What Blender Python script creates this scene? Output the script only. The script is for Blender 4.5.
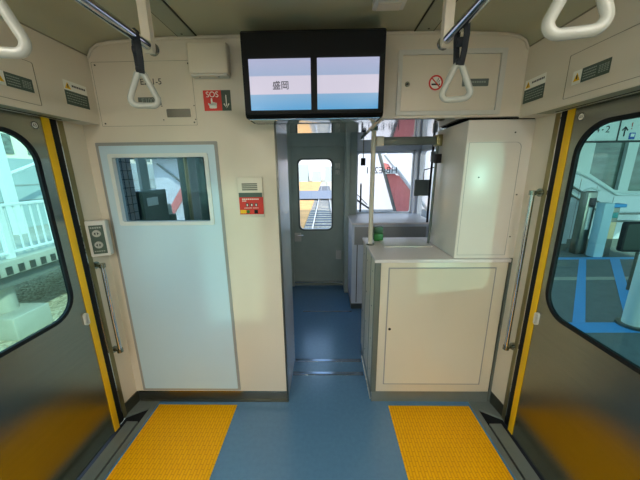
import bpy, bmesh, math, random
from mathutils import Matrix, Vector
random.seed(4)
SC = bpy.context.scene
COL = SC.collection
for o in list(bpy.data.objects): bpy.data.objects.remove(o)

# ------------------------------------------------------------------ camera
cam_d = bpy.data.cameras.new('camera'); cam = bpy.data.objects.new('camera', cam_d); COL.objects.link(cam)
cam_d.sensor_width = 36.0; cam_d.lens = 36.0 * 274.6 / 640.0; cam_d.clip_start = 0.05; cam_d.clip_end = 500
rx = Vector((0.99977921, 0.01767169, -0.01136879))
ry = Vector((0.00678967, 0.24033497, 0.97066627))
rz = Vector((-0.01988563, 0.97052914, -0.24016192))
m3 = Matrix((rx, ry, -rz)).transposed()
cam.matrix_world = Matrix.Translation((0.10, 0.0, 1.59)) @ m3.to_4x4()
SC.camera = cam

# ------------------------------------------------------------------ exposure, sky, suns
SC.view_settings.view_transform = 'Standard'
SC.view_settings.look = 'None'
SC.view_settings.exposure = 1.2
SC.view_settings.gamma = 1.0
SC.view_settings.use_curve_mapping = False

W = bpy.data.worlds.new('sky'); SC.world = W; W.use_nodes = True
nt = W.node_tree; nt.nodes.clear()
wo = nt.nodes.new('ShaderNodeOutputWorld'); bg = nt.nodes.new('ShaderNodeBackground')
tc = nt.nodes.new('ShaderNodeTexCoord'); sp = nt.nodes.new('ShaderNodeSeparateXYZ'); rp = nt.nodes.new('ShaderNodeValToRGB')
rp.color_ramp.elements[0].position = 0.0; rp.color_ramp.elements[0].color = (0.95, 0.97, 1.0, 1)
rp.color_ramp.elements[1].position = 0.6; rp.color_ramp.elements[1].color = (0.42, 0.66, 1.0, 1)
nt.links.new(tc.outputs['Generated'], sp.inputs[0]); nt.links.new(sp.outputs['Z'], rp.inputs[0])
nt.links.new(rp.outputs[0], bg.inputs[0]); nt.links.new(bg.outputs[0], wo.inputs[0])
bg.inputs[1].default_value = 1.1

def sun(name, direction, strength, angle, color):
    l = bpy.data.lights.new(name, 'SUN'); l.energy = strength; l.angle = angle; l.color = color
    o = bpy.data.objects.new(name, l); COL.objects.link(o)
    o.rotation_euler = Vector(direction).to_track_quat('-Z', 'Y').to_euler(); o.location = (6, -6, 8)
    return o
sun('sun', (-0.55, 0.45, -0.62), 2.2, math.radians(0.6), (1.0, 0.93, 0.80))
# added sun lamp standing in for station glare, enters by the right door window
sun('window_glare', (-0.36, 0.93, -0.036), 0.42, math.radians(1.2), (0.92, 1.0, 0.90))

# ------------------------------------------------------------------ materials
def lin(c):
    return c / 12.92 if c <= 0.04045 else ((c + 0.055) / 1.055) ** 2.4
def rgb(r, g, b): return (lin(r / 255), lin(g / 255), lin(b / 255), 1)
MATS = {}
def mat(name, color, rough=0.5, metal=0.0, noise=0.0, nscale=8, bump=0.0, bscale=200, coat=0.0, spec=0.5, emit=None, stretch=None):
    if name in MATS: return MATS[name]
    m = bpy.data.materials.new(name); m.use_nodes = True; n = m.node_tree; b = n.nodes['Principled BSDF']
    b.inputs['Base Color'].default_value = color; b.inputs['Roughness'].default_value = rough
    b.inputs['Metallic'].default_value = metal; b.inputs['Coat Weight'].default_value = coat
    b.inputs['Specular IOR Level'].default_value = spec
    if emit:
        b.inputs['Emission Color'].default_value = emit[0]; b.inputs['Emission Strength'].default_value = emit[1]
    t = n.nodes.new('ShaderNodeTexCoord'); mp = n.nodes.new('ShaderNodeMapping')
    n.links.new(t.outputs['Object'], mp.inputs[0])
    if stretch: mp.inputs['Scale'].default_value = stretch
    if noise > 0:
        nz = n.nodes.new('ShaderNodeTexNoise'); nz.inputs['Scale'].default_value = nscale; nz.inputs['Detail'].default_value = 4
        n.links.new(mp.outputs[0], nz.inputs['Vector'])
        r = n.nodes.new('ShaderNodeValToRGB')
        r.color_ramp.elements[0].position = 0.3; r.color_ramp.elements[1].position = 0.7
        r.color_ramp.elements[0].color = tuple(c * (1 - noise) for c in color[:3]) + (1,)
        r.color_ramp.elements[1].color = tuple(min(1, c * (1 + noise)) for c in color[:3]) + (1,)
        n.links.new(nz.outputs['Fac'], r.inputs[0]); n.links.new(r.outputs[0], b.inputs['Base Color'])
    if bump > 0:
        nb = n.nodes.new('ShaderNodeTexNoise'); nb.inputs['Scale'].default_value = bscale
        n.links.new(mp.outputs[0], nb.inputs['Vector'])
        bu = n.nodes.new('ShaderNodeBump'); bu.inputs['Strength'].default_value = bump; bu.inputs['Distance'].default_value = 0.002
        n.links.new(nb.outputs['Fac'], bu.inputs['Height']); n.links.new(bu.outputs[0], b.inputs['Normal'])
    MATS[name] = m
    return m
def glass(name, tint, refl=0.06, rough=0.0):
    m = bpy.data.materials.new(name); m.use_nodes = True; n = m.node_tree; n.nodes.clear()
    o = n.nodes.new('ShaderNodeOutputMaterial'); tr = n.nodes.new('ShaderNodeBsdfTransparent'); gl = n.nodes.new('ShaderNodeBsdfGlossy')
    mx = n.nodes.new('ShaderNodeMixShader'); fr = n.nodes.new('ShaderNodeFresnel'); fr.inputs[0].default_value = 1.45
    tr.inputs[0].default_value = tint; gl.inputs['Roughness'].default_value = rough
    ge = n.nodes.new('ShaderNodeNewGeometry'); mi = n.nodes.new('ShaderNodeMapRange')      # same index seen from either face of the pane
    mi.inputs['To Min'].default_value = 1.45; mi.inputs['To Max'].default_value = 1 / 1.45
    n.links.new(ge.outputs['Backfacing'], mi.inputs[0]); n.links.new(mi.outputs[0], fr.inputs[0])
    ml = n.nodes.new('ShaderNodeMath'); ml.use_clamp = True; ml.operation = 'MULTIPLY'; ml.inputs[1].default_value = refl / 0.08
    n.links.new(fr.outputs[0], ml.inputs[0]); n.links.new(ml.outputs[0], mx.inputs[0])
    n.links.new(tr.outputs[0], mx.inputs[1]); n.links.new(gl.outputs[0], mx.inputs[2]); n.links.new(mx.outputs[0], o.inputs[0])
    MATS[name] = m; return m

wallm  = mat('cream_panel', rgb(216, 206, 188), 0.32, noise=0.015, nscale=3, bump=0.03, bscale=120)
ceilm  = mat('ceiling_panel', rgb(176, 174, 146), 0.42, noise=0.02, nscale=3)
stripm = mat('ceiling_strip_panel', rgb(150, 154, 132), 0.38)
doorpm = mat('cab_panel', rgb(190, 214, 226), 0.26, noise=0.012, nscale=2)
faint  = mat('faint_joint', rgb(138, 132, 112), 0.6)
groove = mat('grey_groove', rgb(150, 150, 146), 0.5)
cabm   = mat('cabinet_enamel', rgb(214, 206, 186), 0.28, noise=0.015, nscale=3)
topm   = mat('cabinet_top', rgb(224, 217, 214), 0.35, noise=0.03, nscale=5)
seam   = mat('dark_seam', rgb(60, 58, 50), 0.7)
steel  = mat('brushed_steel', rgb(146, 148, 136), 0.24, 1.0, noise=0.04, nscale=6, bump=0.03, bscale=90, stretch=(1, 1, 14))
for _m in (steel,):      # upright brushing of the stainless sheet
    _n = _m.node_tree; _b = _n.nodes['Principled BSDF']; _t = _n.nodes.new('ShaderNodeTangent'); _t.direction_type = 'RADIAL'; _t.axis = 'Z'
    _n.links.new(_t.outputs[0], _b.inputs['Tangent']); _b.inputs['Anisotropic'].default_value = 0.75; _b.inputs['Anisotropic Rotation'].default_value = 0.0
steeld = mat('dull_steel', rgb(118, 118, 110), 0.35, 1.0, noise=0.06, nscale=8)
sillm  = mat('sill_grey', rgb(122, 130, 126), 0.35, 0.4, noise=0.05)
olive  = mat('olive_steel_post', rgb(142, 134, 96), 0.3, 0.8)
chrome = mat('chrome', rgb(205, 205, 205), 0.1, 1.0)
mirror = mat('polished_soffit', rgb(196, 192, 190), 0.07, 1.0, bump=0.02, bscale=6)
black  = mat('black_rubber', rgb(10, 13, 18), 0.6, spec=0.3)
blackg = mat('black_bezel', rgb(5, 8, 12), 0.5, spec=0.25)
yellow = mat('yellow_strip', rgb(238, 186, 0), 0.5)
white  = mat('white_print', rgb(238, 236, 226), 0.5)
whitep = mat('white_plastic', rgb(206, 204, 196), 0.35)
greyp  = mat('grey_strap_plastic', rgb(166, 168, 160), 0.3)
greyd  = mat('grey_trim', rgb(96, 104, 98), 0.4, noise=0.04)
gdoor  = mat('gangway_grey', rgb(160, 172, 162), 0.38, 0.05, noise=0.05)
lav    = mat('lavender_grey_panel', rgb(204, 206, 218), 0.25, 0.2, noise=0.03, nscale=4)
cabdk  = mat('cab_interior_grey', rgb(150, 158, 156), 0.5, noise=0.08, nscale=5)
cabdk2 = mat('cab_dark_green', rgb(50, 72, 72), 0.4, noise=0.1)
cablt  = mat('cab_pale_grey', rgb(200, 206, 216), 0.4, noise=0.03)
red    = mat('red_print', rgb(206, 44, 32), 0.45)
dgreen = mat('dark_green_print', rgb(66, 84, 74), 0.45)
green  = mat('green_plastic', rgb(28, 110, 36), 0.4)
greenp = mat('green_plastic_dark', rgb(44, 84, 52), 0.4)
ink    = mat('ink', rgb(38, 40, 44), 0.6)
inkl   = mat('pale_ink', rgb(150, 160, 152), 0.6)
web    = mat('strap_webbing', rgb(30, 35, 42), 0.8, noise=0.2, nscale=60)
concr  = mat('concrete', rgb(166, 164, 150), 0.85, noise=0.10, nscale=3, bump=0.3, bscale=40)
concd  = mat('dark_concrete', rgb(110, 114, 108), 0.85, noise=0.12, nscale=3)
pale   = mat('pale_wall', rgb(166, 180, 180), 0.7, noise=0.03, nscale=2)
palew  = mat('white_wall', rgb(224, 226, 230), 0.6, noise=0.02, nscale=2)
wgl    = mat('dark_window_glass', rgb(92, 108, 100), 0.10, 0.0, noise=0.55, nscale=2.2, spec=0.8, stretch=(.5, 1, 2.5))  # stretched noise paints reflection streaks into the glass colour
asph   = mat('platform_asphalt', rgb(102, 110, 110), 0.85, noise=0.12, nscale=12, bump=0.3, bscale=120)
bluep  = mat('blue_paint', rgb(66, 158, 222), 0.6, noise=0.05, nscale=12)
redr   = mat('red_cladding', rgb(230, 134, 128), 0.6, noise=0.05)
rail_m = mat('rail_steel', rgb(190, 190, 188), 0.25, 1.0)
cpaint = mat('white_metal_paint', rgb(212, 218, 216), 0.4)
roofm  = mat('roof_sheet', rgb(150, 156, 150), 0.6)
gl_door = glass('door_glass', (0.62, 0.87, 0.83, 1), 0.05)
gl_clear = glass('clear_glass', (0.97, 0.98, 1.0, 1), 0.05)
gl_cab = glass('cab_glass', (0.62, 0.74, 0.76, 1), 0.06)

# floor covering
floorm = mat('blue_grey_vinyl', rgb(86, 126, 158), 0.22, noise=0.05, nscale=40, bump=0.03, bscale=300, spec=0.7)
# yellow ribbed mat: rows of raised slanted dashes
def mat_ribs():
    m = bpy.data.materials.new('yellow_ribbed_mat'); m.use_nodes = True; n = m.node_tree; b = n.nodes['Principled BSDF']
    b.inputs['Roughness'].default_value = 0.5; b.inputs['Specular IOR Level'].default_value = 0.25
    t = n.nodes.new('ShaderNodeTexCoord'); mp = n.nodes.new('ShaderNodeMapping'); mp.inputs['Rotation'].default_value = (0, 0, math.radians(90))
    br = n.nodes.new('ShaderNodeTexBrick'); br.inputs['Scale'].default_value = 1
    br.inputs['Brick Width'].default_value = 0.055; br.inputs['Row Height'].default_value = 0.017; br.inputs['Mortar Size'].default_value = 0.0032
    br.inputs['Mortar Smooth'].default_value = 0.4
    br.inputs['Color1'].default_value = rgb(255, 186, 0); br.inputs['Color2'].default_value = rgb(252, 180, 0); br.inputs['Mortar'].default_value = rgb(232, 156, 0)
    n.links.new(t.outputs['Object'], mp.inputs[0]); n.links.new(mp.outputs[0], br.inputs['Vector'])
    n.links.new(br.outputs['Color'], b.inputs['Base Color'])
    bu = n.nodes.new('ShaderNodeBump'); bu.invert = True; bu.inputs['Strength'].default_value = 0.5; bu.inputs['Distance'].default_value = 0.002
    n.links.new(br.outputs['Fac'], bu.inputs['Height']); n.links.new(bu.outputs[0], b.inputs['Normal'])
    return m
matm = mat_ribs()
# ballast
def ballast_mat():
    m = bpy.data.materials.new('ballast'); m.use_nodes = True; n = m.node_tree; b = n.nodes['Principled BSDF']
    t = n.nodes.new('ShaderNodeTexCoord'); v = n.nodes.new('ShaderNodeTexVoronoi'); v.inputs['Scale'].default_value = 16
    r = n.nodes.new('ShaderNodeValToRGB'); e = r.color_ramp.elements
    e[0].color = rgb(150, 134, 104); e[1].color = rgb(226, 214, 186)
    n.links.new(t.outputs['Object'], v.inputs['Vector']); n.links.new(v.outputs['Color'], r.inputs[0]); n.links.new(r.outputs[0], b.inputs['Base Color'])
    bu = n.nodes.new('ShaderNodeBump'); bu.inputs['Distance'].default_value = 0.04; bu.inputs['Strength'].default_value = 1.0; bu.invert = True
    n.links.new(v.outputs['Distance'], bu.inputs['Height']); n.links.new(bu.outputs[0], b.inputs['Normal'])
    b.inputs['Roughness'].default_value = 0.9
    return m
ballm = ballast_mat()
# destination screens: bands of pale lilac, white and blue
def screen_mat():
    m = bpy.data.materials.new('lit_screen'); m.use_nodes = True; n = m.node_tree; b = n.nodes['Principled BSDF']
    t = n.nodes.new('ShaderNodeTexCoord'); s = n.nodes.new('ShaderNodeSeparateXYZ'); mr = n.nodes.new('ShaderNodeMapRange')
    mr.inputs['From Min'].default_value = 1.885; mr.inputs['From Max'].default_value = 2.105
    r = n.nodes.new('ShaderNodeValToRGB'); e = r.color_ramp.elements; r.color_ramp.interpolation = 'LINEAR'
    e[0].position = 0; e[0].color = rgb(92, 170, 222); e[1].position = 1.0; e[1].color = rgb(186, 190, 222)
    for p, c in ((0.31, rgb(140, 184, 220)), (0.32, rgb(222, 216, 234)), (0.67, rgb(222, 216, 234)), (0.68, rgb(168, 186, 218))):
        x = e.new(p); x.color = c
    b.inputs['Base Color'].default_value = (0.01, 0.01, 0.01, 1); b.inputs['Roughness'].default_value = 0.3
    n.links.new(t.outputs['Object'], s.inputs[0]); n.links.new(s.outputs['Z'], mr.inputs[0]); n.links.new(mr.outputs[0], r.inputs[0])
    n.links.new(r.outputs[0], b.inputs['Emission Color']); b.inputs['Emission Strength'].default_value = 0.38
    return m
screenm = screen_mat()

# ------------------------------------------------------------------ mesh helpers
def rr(x0, x1, y0, y1, r, n=6):
    if not isinstance(r, (list, tuple)): r = (r,) * 4
    pts = []
    for (cx, cy, a0, q) in ((x1 - r[0], y1 - r[0], 0, r[0]), (x0 + r[1], y1 - r[1], 90, r[1]), (x0 + r[2], y0 + r[2], 180, r[2]), (x1 - r[3], y0 + r[3], 270, r[3])):
        if q < 1e-6: pts.append((cx, cy)); continue
        for i in range(n + 1):
            a = math.radians(a0 + 90 * i / n); pts.append((cx + q * math.cos(a), cy + q * math.sin(a)))
    return pts
XZ = lambda u, v, w: (u, w, v)      # plate facing y
YZ = lambda u, v, w: (w, u, v)      # plate facing x
XY = lambda u, v, w: (u, v, w)      # plate facing z
class MB:
    def __init__(s): s.bm = bmesh.new()
    def box(s, x0, x1, y0, y1, z0, z1, bev=0.0):
        b = bmesh.new(); r = bmesh.ops.create_cube(b, size=1)
        for v in b.verts: v.co = Vector(((x0 + x1) / 2 + v.co.x * (x1 - x0), (y0 + y1) / 2 + v.co.y * (y1 - y0), (z0 + z1) / 2 + v.co.z * (z1 - z0)))
        if bev > 0: bmesh.ops.bevel(b, geom=list(b.edges), offset=bev, segments=3, affect='EDGES', profile=0.5)
        s._add(b); return s
    def _add(s, b, M=None):
        if M is not None: bmesh.ops.transform(b, matrix=M, verts=b.verts)
        t = bpy.data.meshes.new('t'); b.to_mesh(t); b.free(); s.bm.from_mesh(t); bpy.data.meshes.remove(t)
    def plate(s, outer, holes, w0, w1, f):
        b = bmesh.new(); loops = []
        for lp in [outer] + list(holes):
            vs = [b.verts.new(f(u, v, w0)) for u, v in lp]
            for i in range(len(vs)): b.edges.new((vs[i], vs[(i + 1) % len(vs)]))
            loops.append(vs)
        bmesh.ops.triangle_fill(b, use_beauty=True, use_dissolve=False, edges=list(b.edges))
        m = {}
        for lp, src in zip(loops, [outer] + list(holes)):
            for v, (u, w) in zip(lp, src): m[v] = b.verts.new(f(u, w, w1))
        for fc in list(b.faces): b.faces.new([m[v] for v in reversed(fc.verts)])
        for vs in loops:
            for i in range(len(vs)):
                a, c = vs[i], vs[(i + 1) % len(vs)]
                b.faces.new((a, c, m[c], m[a]))
        bmesh.ops.recalc_face_normals(b, faces=b.faces); s._add(b); return s
    def tube(s, pts, r, n=12, closed=False, flat=None):
        b = bmesh.new(); P = [Vector(p) for p in pts]; rings = []; N = len(P)
        prev = None
        for i in range(N):
            if closed: t = P[(i + 1) % N] - P[(i - 1) % N]
            else: t = P[min(i + 1, N - 1)] - P[max(i - 1, 0)]
            t.normalize()
            if prev is None:
                h = Vector((0, 0, 1)) if abs(t.z) < 0.9 else Vector((0, 1, 0)); a = t.cross(h).normalized()
            else: a = (prev - t * prev.dot(t)).normalized()
            prev = a; c = t.cross(a); ra, rb = (r, r) if flat is None else flat
            rings.append([b.verts.new(P[i] + a * (ra * math.cos(2 * math.pi * k / n)) + c * (rb * math.sin(2 * math.pi * k / n))) for k in range(n)])
        for i in range(N if closed else N - 1):
            A, B = rings[i], rings[(i + 1) % N]
            for k in range(n): b.faces.new((A[k], A[(k + 1) % n], B[(k + 1) % n], B[k]))
        if not closed:
            b.faces.new(list(reversed(rings[0]))); b.faces.new(rings[-1])
        bmesh.ops.recalc_face_normals(b, faces=b.faces)
        s._add(b); return s
    def cyl(s, p0, p1, r, n=20): return s.tube([p0, p1], r, n)
    def quadpoly(s, pts):
        vs = [s.bm.verts.new(p) for p in pts]; s.bm.faces.new(vs); return s
    def build(s, name, m, parent=None, M=None, smooth=True):
        if M is not None: bmesh.ops.transform(s.bm, matrix=M, verts=s.bm.verts)
        me = bpy.data.meshes.new(name); s.bm.to_mesh(me); s.bm.free()
        me.materials.append(m)
        if smooth:
            for p in me.polygons: p.use_smooth = True
            try: me.set_sharp_from_angle(angle=math.radians(35))
            except Exception: pass
        o = bpy.data.objects.new(name, me); COL.objects.link(o); attach(o, parent)
        return o
def attach(o, parent):
    if parent is not None:
        o.parent = parent
        q = parent
        T = Matrix.Identity(4)
        while q is not None:                       # world matrix of the parent (translations only)
            T = Matrix.Translation(q.location) @ T; q = None if q.parent is None else None
        o.matrix_parent_inverse = Matrix.Translation(parent.location).inverted() if parent.type == 'EMPTY' else Matrix.Identity(4)
def text(s, size, plane, m, parent, name='lettering', depth=0.0008, align='CENTER', mirror=False, bold=0.0):
    cu = bpy.data.curves.new('txt', 'FONT'); cu.body = s; cu.size = size; cu.extrude = depth; cu.offset = bold; cu.align_x = align; cu.align_y = 'CENTER'
    t = bpy.data.objects.new('txt', cu); COL.objects.link(t); bpy.context.view_layer.update()
    dg = bpy.context.evaluated_depsgraph_get(); me = bpy.data.meshes.new_from_object(t.evaluated_get(dg))
    bpy.data.objects.remove(t)
    M = plane
    if mirror: M = plane @ Matrix.Scale(-1, 4, (1, 0, 0))
    me.transform(M); me.materials.clear(); me.materials.append(m); me.name = name
    o = bpy.data.objects.new(name, me); COL.objects.link(o); attach(o, parent); return o
def frame_y(x, y, z):      # local x -> world x, local y -> world z, facing -y
    return Matrix(((1, 0, 0, x), (0, 0, -1, y), (0, 1, 0, z), (0, 0, 0, 1)))
def frame_xr(x, y, z):     # on the right side, facing -x: local x -> -y
    return Matrix(((0, 0, -1, x), (-1, 0, 0, y), (0, 1, 0, z), (0, 0, 0, 1)))
def frame_xl(x, y, z):     # on the left side, facing +x: local x -> +y
    return Matrix(((0, 0, 1, x), (1, 0, 0, y), (0, 1, 0, z), (0, 0, 0, 1)))
def thing(name, label, cat, loc, group=None):
    o = bpy.data.objects.new(name, None); COL.objects.link(o); o.location = loc; o.empty_display_size = 0.1
    o['label'] = label; o['category'] = cat
    if group: o['group'] = group
    return o
def tag(o, label, cat, group=None):
    o['label'] = label; o['category'] = cat
    if group: o['group'] = group
    return o
def struct(o): o['kind'] = 'structure'; return o
def sroot(name, loc):
    o = bpy.data.objects.new(name, None); COL.objects.link(o); o.location = loc; o['kind'] = 'structure'; return o

# ================================================================== SETTING: car body
HW = 1.24        # door plane
YF = 1.62        # cab partition plane
YB = -4.5        # rear of the modelled saloon
CZ = 2.29
struct(MB().plate([(-1.10, YB), (1.10, YB), (1.10, YF + .03), (0.41, YF + .03), (0.41, 3.72), (-0.175, 3.72), (-0.175, YF + .03), (-1.10, YF + .03)], [], -0.05, 0, XY).build('floor', floorm, smooth=False))
struct(MB().plate([(0.41, 2.2), (1.34, 2.2), (1.34, 3.72), (0.41, 3.72)], [], -0.05, 0, XY).build('floor', floorm, smooth=False))
struct(MB().plate([(-1.34, 1.65), (-0.175, 1.65), (-0.175, 3.72), (-1.34, 3.72)], [], -0.05, 0, XY).build('floor', floorm, smooth=False))
# ceiling: flat middle, coves dropping to the header panels
prof = [(-1.15, 2.20), (-1.13, 2.235), (-1.09, 2.258), (-1.03, 2.268), (-0.655, 2.283), (-0.56, 2.283), (0.56, 2.283), (0.655, 2.283), (1.03, 2.268), (1.09, 2.258), (1.13, 2.235), (1.15, 2.20)]
cm = MB()
cm.plate(prof + [(1.3, 2.2), (1.3, 2.45), (-1.3, 2.45), (-1.3, 2.2)], [], YB, YF + 0.02, XZ)
ceiling = struct(cm.build('ceiling', ceilm))
g = MB()
for s in (-1, 1):
    for x in (0.56, 0.655): g.box(s * x - .003, s * x + .003, YB, YF - .002, 2.278, 2.2825)
g.build('seam', seam, ceiling)
g = MB()
for s in (-1, 1): g.plate([(s * 0.563, YB), (s * 0.652, YB), (s * 0.652, YF - .002), (s * 0.563, YF - .002)], [], 2.2755, 2.2832, XY)
g.build('access_strip', stripm, ceiling)
g = MB()
for s in (-1, 1): g.cyl((s * .62, 1.585, 2.274), (s * .62, 1.585, 2.277), .005)
g.build('screw', seam, ceiling)

# front partition wall with passage opening (left part, header)
wf = MB()
wf.plate([(-1.27, 0.09), (-0.175, 0.09), (-0.175, 1.87), (1.27, 1.87), (1.27, 2.3), (-1.27, 2.3)], [rr(-1.135, -0.562, 1.29, 1.703, 0.012)], YF, YF + 0.03, XZ)
wall_front = struct(wf.build('wall_front', wallm))
# raised surround of the cab panel, panel and groove
o = MB().plate(rr(-1.20, -0.505, 0.10, 1.765, .006), [rr(-1.182, -0.522, 0.118, 1.747, .006)], YF - .004, YF + .001, XZ).build('groove', groove, wall_front)
MB().plate(rr(-1.182, -0.522, 0.118, 1.747, .006), [rr(-1.135, -0.562, 1.29, 1.703, 0.012)], YF - .007, YF + .001, XZ).build('cab_panel', doorpm, wall_front)
g = MB()      # thin outlines of the flush panels above
g.plate(rr(-1.14, -0.605, 1.85, 2.17, .004), [rr(-1.1385, -0.6065, 1.8515, 2.1685, .004)], YF - .001, YF + .001, XZ)
g.build('panel_outline', faint, wall_front)
g = MB()
for x in (-1.12, -0.62):
    for z in (1.865, 2.155): g.cyl((x, YF - .003, z), (x, YF, z), .004)
g.build('panel_screw', seam, wall_front)
# white cove trim where ceiling meets the wall
g = MB()
c = [(x * 0.995, z - .012) for x, z in prof]
for a, b in zip(c[:-1], c[1:]):
    g.tube([(a[0], YF - .006, a[1]), (b[0], YF - .006, b[1])], .006, 8)
struct(g.build('trim_1', wallm))
# skirting
sk = MB(); sk.box(-1.29, -0.176, YF + .012, YF + .035, -0.03, 0.092)
sk.box(-1.24, -0.176, YF - .002, YF + .02, 0.0, 0.012)
bb = struct(sk.build('baseboard_front', steeld))
sk = MB(); sk.box(-1.235, -0.178, YF - .001, YF + .012, 0.082, 0.092); sk.build('top_edge', steel, bb)

# passage: left lining, jamb trims, polished soffit, far bulkhead
w = MB(); w.box(-0.20, -0.175, YF + .03, 2.10, 0, 1.87)
pl = struct(w.build('wall_passage_left', lav))
MB().box(-0.181, -0.171, YF - .003, YF + .03, 0.0, 1.87, .002).build('jamb_trim', steeld, pl)
w = MB()
for z in (0.08, 0.14, 0.2, .27): w.cyl((-0.175, 2.06, z), (-0.172, 2.06, z), .004)
w.build('screw', chrome, pl)
w = MB(); w.box(-0.20, 0.43, YF + .03, 2.15, 1.87, 1.9); w.box(0.43, 1.28, YF + .03, 2.66, 1.87, 1.9)
so = struct(w.build('ceiling_passage', mirror, smooth=False))
w = MB(); w.box(0.405, 0.42, YF + .03, 2.14, 1.862, 1.8705); w.build('edge_strip', wallm, so)
w = MB(); w.box(-1.3, 1.3, 2.15, 3.7, 2.1, 2.13); struct(w.build('ceiling_cab', cabdk, smooth=False))

# far bulkhead of the cab with openings for gangway door, windscreens
bk = MB()
bk.plate([(-1.3, 0), (-0.345, 0), (-0.345, 1.905), (0.35, 1.905), (0.35, 0), (1.3, 0), (1.3, 2.13), (-1.3, 2.13)],
         [rr(-1.22, -0.50, 1.06, 1.82, .05), rr(0.515, 1.23, 1.06, 1.82, .03)], 3.66, 3.72, XZ)
struct(bk.build('wall_cab_end', gdoor))
w = MB(); w.box(0.35, 0.40, 3.45, 3.66, 0, 2.1); w.box(0.40, 0.50, 3.56, 3.66, 1.0, 2.1, .004)
struct(w.build('trim_2', gdoor))
w = MB(); w.box(0.50, 1.30, 3.60, 3.655, 1.84, 2.1, .004); w.box(1.235, 1.30, 3.60, 3.655, 1.05, 1.84, .004); struct(w.build('trim_9', mat('pale_lavender_panel', rgb(206, 208, 218), .35)))
for k, (x0, x1) in enumerate(((0.515, 1.23), (-1.22, -0.50))):
    win = sroot('window_%d' % (k + 2), ((x0 + x1) / 2, 3.7, 1.06))
    MB().plate(rr(x0, x1, 1.06, 1.82, .03), [], 3.69, 3.695, XZ).build('pane', gl_clear, win, smooth=False)
    MB().plate(rr(x0 - .012, x1 + .012, 1.045, 1.835, .03), [rr(x0 + .008, x1 - .008, 1.07, 1.81, .03)], 3.652, 3.66, XZ).build('window_frame', cablt if k == 0 else black, win)
    if k == 0:
        text('HB-E221', 0.115, Matrix(((-1, 0, 0, .83), (0, 0, 1, 3.684), (0, 1, 0, 1.60), (0, 0, 0, 1))), ink, win)
        wp = MB(); wp.tube([(.56, 3.68, 1.06), (.57, 3.68, 1.45)], .006, 6); wp.tube([(.52, 3.68, 1.30), (.66, 3.68, 1.16)], .006, 6)
        wp.build('wiper', black, win)

# gangway door (front, centre)
d3 = sroot('door_3', (0, 3.7, 0))
MB().plate([(-0.345, 0), (0.35, 0), (0.35, 1.905), (-0.345, 1.905)], [rr(-0.245, 0.185, 0.83, 1.745, 0.06)], 3.70, 3.74, XZ).build('door_leaf', gdoor, d3)
MB().plate(rr(-0.265, 0.205, 0.81, 1.765, 0.07), [rr(-0.245, 0.185, 0.83, 1.745, 0.06)], 3.692, 3.70, XZ).build('window_gasket', greyd, d3)
MB().plate(rr(-0.245, 0.185, 0.83, 1.745, 0.06), [], 3.718, 3.722, XZ).build('pane', gl_clear, d3, smooth=False)
h = MB(); h.box(-0.325, -0.235, 3.67, 3.70, 0.66, 0.78, .006).build('lock_case', whitep, d3)
h = MB(); h.box(0.245, 0.32, 3.675, 3.70, 0.40, 0.53, .006).build('latch_case', whitep, d3)
h = MB(); h.tube([(-0.27, 3.64, .755), (-0.20, 3.64, .755)], .007, 8); h.cyl((-.27, 3.64, .755), (-.27, 3.68, .755), .007); h.build('door_handle', chrome, d3)
h = MB(); h.box(-0.34, 0.34, 3.66, 3.70, 0.055, 0.07); h.build('kick_bar', chrome, d3)
text('開', 0.075, frame_y(.262, 3.697, 1.66), white, d3); text('閉', 0.06, frame_y(.262, 3.697, 1.58), white, d3)

# floor strips in the passage
for i, y in enumerate((1.905, 2.065, 2.93)):
    w = MB(); w.box(-0.17, 0.40, y - (.02 if i < 2 else .012), y + (.02 if i < 2 else .012), 0, 0.003, .001)
    struct(w.build('trim_%d' % (3 + i), mat('satin_strip', rgb(150, 164, 176), .22, .85)))

# cab side walls with side windows
def side_wall(name, s, y0, y1, wy0, wy1, wname, m=cabdk):
    w = MB(); w.plate([(y0, 0), (y1, 0), (y1, 2.1), (y0, 2.1)], [rr(wy0, wy1, 1.02, 1.82, .04)], s * 1.30, s * 1.34, YZ)
    struct(w.build(name, m))
    win = sroot(wname, (s * 1.32, (wy0 + wy1) / 2, 1.02))
    MB().plate(rr(wy0, wy1, 1.02, 1.82, .04), [], s * 1.315, s * 1.32, YZ).build('pane', gl_clear, win, smooth=False)
    g = MB(); g.plate(rr(wy0 - .02, wy1 + .02, 1.0, 1.84, .05), [rr(wy0, wy1, 1.02, 1.82, .04)], s * 1.28, s * 1.30, YZ); g.build('window_frame', cabdk if s < 0 else cablt, win)
    return win
wl = side_wall('wall_cab_left', -1, 1.66, 3.7, 1.93, 2.80, 'window_4')
MB().box(-1.31, -1.29, 2.10, 2.20, 1.02, 1.82).build('glazing_bar', cabdk, wl)
wr = side_wall('wall_cab_right', 1, 1.66, 3.7, 2.72, 3.55, 'window_5', cablt)
MB().box(1.285, 1.31, 3.02, 3.06, 1.02, 1.82).build('glazing_bar', cablt, wr)

# cab window in the partition
w1 = sroot('window_1', (-0.85, YF, 1.29))
MB().plate(rr(-1.135, -0.562, 1.29, 1.703, 0.012), [rr(-1.112, -0.584, 1.312, 1.682, 0.008)], YF - .016, YF + .035, XZ).build('window_frame', cpaint, w1)
MB().plate(rr(-1.112, -0.584, 1.312, 1.682, 0.008), [], YF + .012, YF + .016, XZ).build('pane', gl_cab, w1, smooth=False)

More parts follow.
